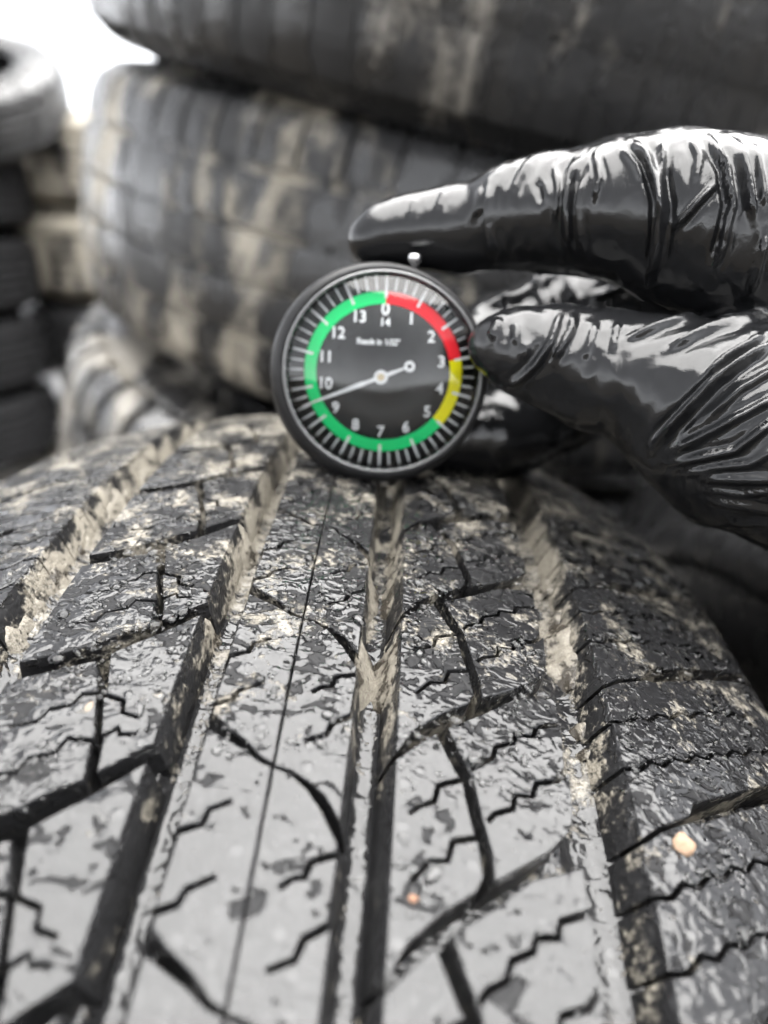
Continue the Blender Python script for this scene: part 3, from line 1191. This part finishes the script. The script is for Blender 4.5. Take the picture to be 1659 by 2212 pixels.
def back_tyre(label, center, axis, Rt, half, mudlevel, seed, blocks=True, ribs=((-.98, -.56), (-.49, -.19), (-.14, .14), (.19, .49), (.56, .98)),
              npitch=64, name='tyre', skew=.35, gd=.008, group='piled tyres', mudscale=22, mcol=(MUD_A, MUD_B), midgap=.05, outgap=.055, shine=1.0, floormud=0.0, splash=0.0):
    M = axis_matrix(center, axis, seed)
    t = empty(name, M, label, 'tyre', group)
    mat = back_rubber('tyre_rubber', t, mudlevel, seed, mudscale, splash, mcol, shine)

    def pf(x, d):                                          # x in -1..1 across the tread
        ax_ = abs(x)
        drop = .010 * ax_ ** 2 + .016 * max(0, ax_ - .80) ** 2 / .04
        return x * half, Rt - drop - d
    pr = []
    xs = sorted(set([i / 12 for i in range(-12, 13)] + [e for r_ in ribs for e in r_]))
    if blocks:
        for x in xs:
            pr.append(pf(x, gd))
    else:
        for a, b in ribs:
            pr += [pf(a - .004, gd), pf(a + .004, 0), pf((a + b) / 2, -.0006), pf(b - .004, 0), pf(b + .004, gd)]
    h = half
    sw = [(h * 1.03, Rt - .045), (h * 1.13, Rt - .065), (h * 1.17, Rt - .085), (h * 1.10, Rt - .108), (h * .96, Rt - .125), (h * .86, Rt - .126),
          (h * .93, Rt - .106), (h * 1.05, Rt - .085), (h * 1.0, Rt - .06), (h * .8, Rt - .035), (h * .4, Rt - .024)]
    prf = pr + sw + [(-w, r) for w, r in sw[::-1]]
    V, Fc = lathe(prf, 160)
    fmat = back_rubber('groove_rubber', t, mudlevel + floormud, seed, mudscale, splash, mcol, shine) if floormud else mat
    part('carcass', mesh('carcass', V, Fc, fmat), t)
    for sg in (-1, 1):                                     # raised ring on each sidewall
        V, Fc = lathe([(sg * h * 1.135, Rt - .060), (sg * (h * 1.165 + .002), Rt - .064), (sg * (h * 1.185 + .002), Rt - .074), (sg * h * 1.16, Rt - .079)], 120, close=False)
        part('sidewall_ring', mesh('sidewall_ring', V, Fc, mat), t)
    if not blocks:
        return t
    Mi = M.to_3x3()
    camv = Vector(CAM)
    protos = []
    for ri, (a, b) in enumerate(ribs):
        sk = skew * (0 if ri == 2 else (1 if ri % 2 else .6)) * (1 if a < 0 else -1)
        gap = outgap if ri in (0, len(ribs) - 1) else midgap
        V, Fc = [], []
        na_, nb_ = 4, 3
        for top in (0, 1):
            for i in range(na_ + 1):
                for j in range(nb_ + 1):
                    x = a + (b - a) * i / na_
                    q = (j / nb_) * (1 - gap) + gap / 2 + sk * (i / na_ - .5)
                    edge = (i in (0, na_)) or (j in (0, nb_))
                    w, r = pf(x, (.0006 if edge else 0) if top else gd + .001)
                    th = q * 2 * math.pi / npitch
                    V.append((w, r * math.sin(th), r * math.cos(th)))
        k = (na_ + 1) * (nb_ + 1)
        for i in range(na_):
            for j in range(nb_):
                s = k + i * (nb_ + 1) + j
                Fc.append((s, s + nb_ + 1, s + nb_ + 2, s + 1))
        loop = [i * (nb_ + 1) for i in range(na_ + 1)] + [na_ * (nb_ + 1) + j for j in range(1, nb_ + 1)] + \
               [i * (nb_ + 1) + nb_ for i in range(na_ - 1, -1, -1)] + [j for j in range(nb_ - 1, 0, -1)]
        for i in range(len(loop)):
            p, q = loop[i], loop[(i + 1) % len(loop)]
            Fc.append((p, q, k + q, k + p))
        pm = mesh('tread_block', V, Fc, mat)
        pm.set_sharp_from_angle(angle=math.radians(14))
        protos.append(pm)
    RV, RF = [], []
    for ri, me in enumerate(protos):
        a, b = ribs[ri]
        for kk in range(npitch):
            ang = 2 * math.pi * kk / npitch
            Rm = Matrix.Rotation(-ang, 4, 'X')
            w, r = pf((a + b) / 2, 0)
            loc = M @ (Rm @ Vector((w, 0, r)))
            nrm = Mi @ (Rm.to_3x3() @ Vector((0, 0, 1)))
            q = np.array(loc - camv) @ MW
            vis = nrm.dot(camv - loc) > 0 and q[1] > .05 and abs(q[0] / q[1]) < .58 and abs(q[2] / q[1]) < .72
            if vis:
                o = part('tread_block', me, t)
                o.matrix_local = Rm
            else:
                s = len(RV)
                RV += [tuple(Rm @ v.co) for v in me.vertices]
                RF += [tuple(i + s for i in p.vertices) for p in me.polygons]
    if RV:
        tag(part('tread_blocks', mesh('tread_blocks', RV, RF, mat), t), kind='stuff')
    return t


def tilt_axis(right_down, toward):
    """vertical axis tilted: right side down, front side down (degrees)"""
    a, b = math.radians(right_down), math.radians(toward)
    return Vector((math.sin(a), -math.sin(b), math.cos(a) * math.cos(b)))


# the big stack behind the gauge
PALE = (rgb(.27, .245, .20), rgb(.15, .135, .108))
GREY = (rgb(.20, .185, .16), rgb(.12, .11, .095))
axB = tilt_axis(11, 4)
cB = Vector((0.085, 0.735, 0.682))
back_tyre('mud-streaked tyre in the stack directly behind the dial gauge', cB, axB, .335, .085, .02, 3.1, npitch=76, skew=.2, gd=.004, midgap=.004, outgap=.08, floormud=.04, splash=.5, mcol=PALE)
back_tyre('blackish wet tyre topping the stack, cut by the upper frame edge', cB + axB * .200 + Vector((.002, -.03, -.012)), tilt_axis(12, 8), .335, .094, .0, 5.7, npitch=96, skew=.1, gd=.0015, mcol=GREY, midgap=.02)
back_tyre('tyre at the bottom of the stack, below the mud-streaked one', cB - axB * .203 + Vector((-.012, -.012, -.006)), tilt_axis(14, 6), .335, .094, .05, 8.3, npitch=56, mcol=GREY, splash=.2, gd=.010, outgap=.24)
# stacks at the left, farther off
BANDS = ((-.98, -.62), (-.58, -.34), (-.30, -.06), (-.02, .22), (.26, .50), (.54, .98))


def stack_at(u, v, z, dz, i):
    """i-th tyre down in a stack whose top tyre is centred at (u, v, depth z)"""
    p = cpt(u, v, z)
    return Vector((p[0], p[1], p[2] - dz * i))


fl = ['pale muddy tyre topping the far left stack beside the white sky', 'pale muddy tyre second from the top of the far left stack',
      'greyish tyre third from the top of the far left stack', 'shaded tyre at the foot of the far left stack']
for i in range(4):
    back_tyre(fl[i], stack_at(238 - 7 * (i % 2), 348, 2.3, .244, i), tilt_axis(1.5 - i, 2), .33, .102, (.16, .17, .06, .05)[i], 11.0 + i * 2.3, blocks=False, ribs=BANDS, mudscale=9, mcol=PALE)
dl = ['black tyre topping the dark stack at the left frame edge', 'black tyre second from the top at the left frame edge',
      'black tyre third from the top at the left frame edge', 'black tyre at the foot of the left frame edge stack']
for i in range(4):
    back_tyre(dl[i], stack_at(-205 - 9 * i, 410, 2.0, .205, i), tilt_axis(0, 1), .31, .0855, -.2, 31.0 + i * 1.7, blocks=False, ribs=BANDS, mudscale=9, shine=.05)
back_tyre('tilted tyre with sky showing through its hole, upper left corner', stack_at(-146, 205, 1.95, 0, 0), tilt_axis(4, 24), .33, .072, -.12, 41.0, blocks=False, ribs=BANDS, mcol=GREY, shine=.6)
# bent pale strip showing between the stacks
sm_ = plain('grey_strip', (.085, .085, .088), .4, .4)
path = [(112, 800), (122, 838), (150, 868), (195, 905), (250, 945), (300, 985)]
V, Fc = [], []
for i, (u_, v_) in enumerate(path):
    z_ = .98 - .012 * i
    for du, dv, dz_ in ((-9, 9, 0), (9, -9, 0), (9, -9, .006), (-9, 9, .006)):
        V.append(cpt(u_ + du, v_ + dv, z_ + dz_))
for i in range(len(path) - 1):
    for k in range(4):
        Fc.append((i * 4 + k, i * 4 + (k + 1) % 4, i * 4 + 4 + (k + 1) % 4, i * 4 + 4 + k))
Fc += [(0, 1, 2, 3), tuple(len(V) - 4 + k for k in (3, 2, 1, 0))]
strip = link(bpy.data.objects.new('bent_strip', mesh('bent_strip', V, Fc, sm_)))
tag(strip, 'bent pale grey strip behind the left end of the near tread', 'strip')
# neighbour standing against the right shoulder of the near tyre
ax_t = Vector(AT[:, 0])
cG = Vector(TT) + ax_t * .245 + Vector(AT[:, 2]) * .02 + Vector(AT[:, 1]) * .03
back_tyre('grey sidewall of the tyre standing beside the near tread, below the hand', cG, ax_t, .335, .095, -.04, 51.0, blocks=False, ribs=BANDS)

# ------------------------------------------------------------------ pebbles stuck in the tread
def pebble(label, a, th, d, size, col, sq=(1, .8, .7)):
    bm = bmesh.new()
    bmesh.ops.create_icosphere(bm, subdivisions=3, radius=1)
    sd = rnd.uniform(0, 50)
    for v in bm.verts:
        n = 1 + .34 * mnoise.noise(v.co * 1.1 + Vector((sd, 0, 0))) + .05 * mnoise.noise(v.co * 3 + Vector((sd, 3, 0)))
        v.co = Vector((v.co.x * sq[0], v.co.y * sq[1], v.co.z * sq[2])) * n * size * MM
    me = bpy.data.meshes.new('pebble')
    bm.to_mesh(me)
    bm.free()
    m = Mat('pebble_stone')
    c = m.coord()
    m.set(Base_Color=m.mix(m.noise(c, 900, 4), rgb(*col), rgb(*[x * .6 for x in col])), Roughness=.6, Specular_IOR_Level=.2, Normal=m.bump(m.noise(c, 2500, 3), .0001))
    me.materials.append(m.m)
    me.polygons.foreach_set('use_smooth', [True] * len(me.polygons))
    o = link(bpy.data.objects.new('pebble', me))
    o.matrix_world = TYRE_M @ Matrix.Translation(Vector(tpt(a, th, d)))
    tag(o, label, 'pebble', 'pebbles caught in the tread')
    return o


pebble('round orange-tan pebble wedged in the right shoulder slot', 54.9, 7.95, .1, 1.7, (.25, .17, .115), (1, .9, .8))
pebble('tiny reddish pebble at the end of a zigzag sipe', 17.9, 5.45, .1, .62, (.2, .11, .07))
pebble('pale pinkish pebble in the left rib slit', -25.7, 9.1, .5, .95, (.19, .155, .12), (.8, 1.1, .8))

print('tyre centre', TT, 'low', TT[2] - R)
